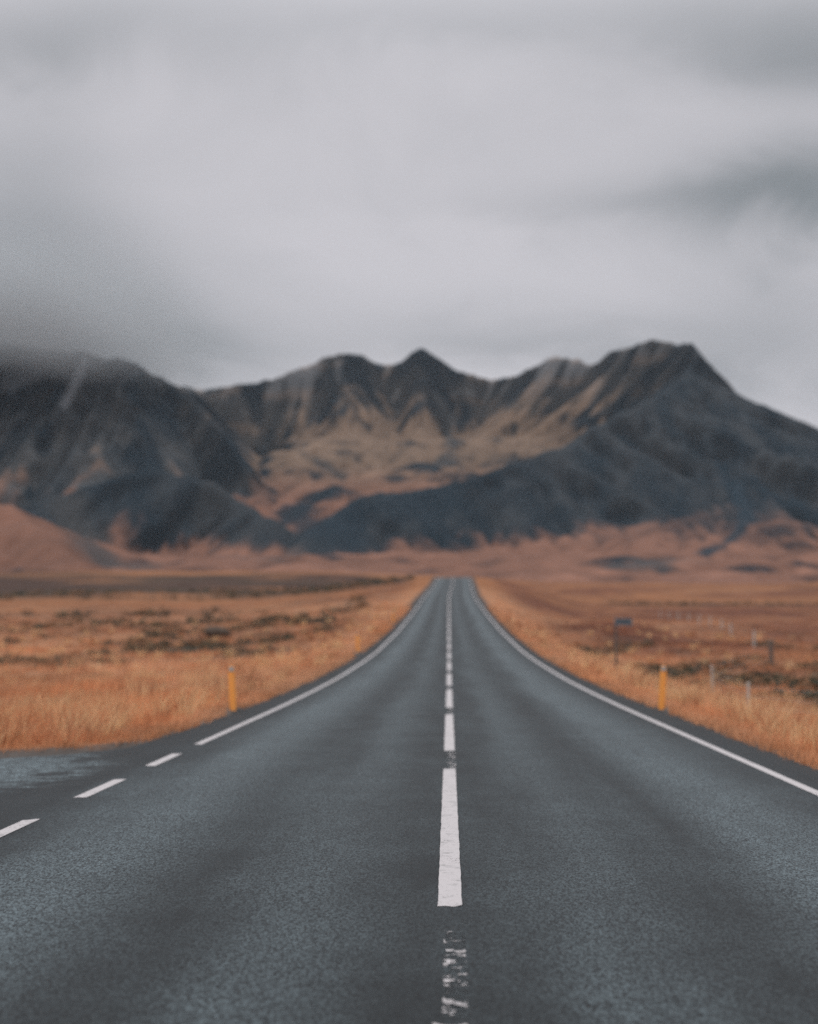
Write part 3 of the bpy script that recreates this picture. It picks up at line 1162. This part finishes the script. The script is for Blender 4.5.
# ------------------------------------------------------------------ wire fence on the right
M_WOOD = simple_mat('weathered_fence_wood', (.45, .40, .36), .9, 12, .35, bump=.6)
M_DARKWOOD = simple_mat('dark_fence_wood', (.13, .10, .085), .9, 12, .35, bump=.6)
M_WIRE = simple_mat('fence_wire', (.34, .30, .27), .5, 20, .2, metallic=.5)
FP = [ground_hit(*q) for q in ((741.5, 716), (708, 692), (766, 666), (749, 647), (727, 636.5), (718.5, 630.5), (707, 626.5), (696, 624), (686, 622), (676, 620.5), (667, 619), (658, 618))]
print('FENCE', FP)
FP = [(10.5, 8), (9.4, 16), (8.4, 24)] + FP
fence = thing('wire_fence', (FP[0][0], FP[0][1], float(land_z(*FP[0]))))
f0 = np.array(fence.location)
tops = []
for i, (x_, y_) in enumerate(FP):
    z_ = float(land_z(x_, y_))
    big = i == 5
    r_ = .11 if big else (.036 if y_ < 50 else .085)
    h_ = 1.28 if big else (.80 if y_ < 50 else 1.12) + rng.uniform(-.06, .06)
    ln = rng.normal(0, .035, 2)
    p0 = np.array([x_, y_, z_ - .4]) - f0
    p1 = np.array([x_ + ln[0], y_ + ln[1], z_ + h_]) - f0
    tops.append((np.array([x_, y_, z_]) - f0, p1))
    po = mesh_obj('fence_post', *join([tube(p0, p1, r_, 9, r_ * .9), tube(p1, p1 + np.array([0, 0, .02]), r_ * .9, 9, r_ * .45)]), M_DARKWOOD if big else M_WOOD, fence)
    if big:
        po['label'] = 'thick dark strainer post'
for fr in (.35, .62, .9):
    segs = []
    for (a0, a1), (b0, b1) in zip(tops[:-1], tops[1:]):
        p = a0 + (a1 - a0) * fr
        q = b0 + (b1 - b0) * fr
        mid = (p + q) / 2 - np.array([0, 0, .03])
        segs += [tube(p, mid, .0045, 4), tube(mid, q, .0045, 4)]
    mesh_obj('wire', *join(segs), M_WIRE, fence)
describe(fence, 'wire fence of pale wooden posts crossing the moor on the right', 'fence')


# ------------------------------------------------------------------ boulder in the left field
def boulder(x_, y_, sx2, sy2, sz2, seed):
    r2 = np.random.default_rng(seed)
    n_, m_ = 26, 16
    v, f = [], []
    planes = r2.normal(size=(11, 3))
    planes /= np.linalg.norm(planes, axis=1, keepdims=True)
    dd = r2.uniform(.62, .95, 11)
    for j_ in range(m_ + 1):
        ph = math.pi * j_ / m_
        for i_ in range(n_):
            a_ = 2 * math.pi * i_ / n_
            dv = np.array([math.sin(ph) * math.cos(a_), math.sin(ph) * math.sin(a_), math.cos(ph)])
            r_ = min(1.0, min(dk / max(1e-3, dv @ pk) for dk, pk in zip(dd, planes) if dv @ pk > .05))
            r_ *= 1 + .05 * float(fbm(np.array(a_ * 3.0), np.array(ph * 4.0), seed, 3))
            v.append((dv[0] * r_ * sx2, dv[1] * r_ * sy2, dv[2] * r_ * sz2))
    for j_ in range(m_):
        for i_ in range(n_):
            k2 = (i_ + 1) % n_
            f.append((j_ * n_ + i_, (j_ + 1) * n_ + i_, (j_ + 1) * n_ + k2, j_ * n_ + k2))
    return v, f


M_STONE = simple_mat('lichen_basalt', (.075, .052, .038), .95, 4, .4, bump=.8, dirt=(.16, .15, .11))
bx_, by_ = ground_hit(216, 637)
print('BOULDER', bx_, by_)
bo = mesh_obj('boulder', *boulder(0, 0, .0125 * by_, .009 * by_, .0062 * by_, 5), M_STONE, smooth=False)
bo.location = (bx_, by_, float(land_z(bx_, by_)) + .25)
bo.rotation_euler = (0, .1, .5)
describe(bo, 'dark weathered boulder lying alone in the dry grass of the left field', 'boulder')

# ------------------------------------------------------------------ low cloud on the left summits
def low_cloud_mat():
    m = bpy.data.materials.new('low_cloud')
    m.use_nodes = True
    t = NT(m.node_tree)
    t.n.clear()
    g = t.node('ShaderNodeNewGeometry').outputs['Position']
    sp_ = t.node('ShaderNodeSeparateXYZ')
    t.l.new(g, sp_.inputs[0])
    n_ = t.noise(g, .0042, 4, .55)
    zlow = t.math('ADD', sp_.outputs[2], t.math('MULTIPLY', t.math('SUBTRACT', n_, .5), 230))
    up_ = t.ramp(zlow, 585, 700)
    side_ = t.ramp(t.math('ADD', sp_.outputs[0], t.math('MULTIPLY', t.math('SUBTRACT', n_, .5), 300)), -560, -980)
    top_ = t.ramp(sp_.outputs[2], 930, 730)
    de = t.math('MULTIPLY', t.math('MULTIPLY', up_, side_), t.math('MULTIPLY', top_, .0070))
    pv = t.node('ShaderNodeVolumePrincipled')
    pv.inputs['Color'].default_value = (.70, .728, .740, 1)
    t.l.new(de, pv.inputs['Density'])
    out_ = t.node('ShaderNodeOutputMaterial')
    t.l.new(pv.outputs[0], out_.inputs['Volume'])
    return m


USE_CLOUD = True
if USE_CLOUD:
    lc = mesh_obj('low_cloud', *box(-2400, -500, 2450, 3300, 590, 1020), low_cloud_mat())
    describe(lc, 'grey low cloud clinging to the summits of the left massif', 'cloud', kind='stuff')

# ------------------------------------------------------------------ haze
hz = bpy.data.materials.new('haze')
hz.use_nodes = True
t = NT(hz.node_tree)
t.n.clear()
pv = t.node('ShaderNodeVolumePrincipled')
pv.inputs['Color'].default_value = (.74, .87, 1.0, 1)
pv.inputs['Density'].default_value = .000016
out_ = t.node('ShaderNodeOutputMaterial')
t.l.new(pv.outputs[0], out_.inputs['Volume'])
hzo = mesh_obj('haze', *box(-17000, 17000, -17000, 21000, -12, 1080), hz)
describe(hzo, 'thin grey haze over the moor and mountains', 'haze', kind='stuff')
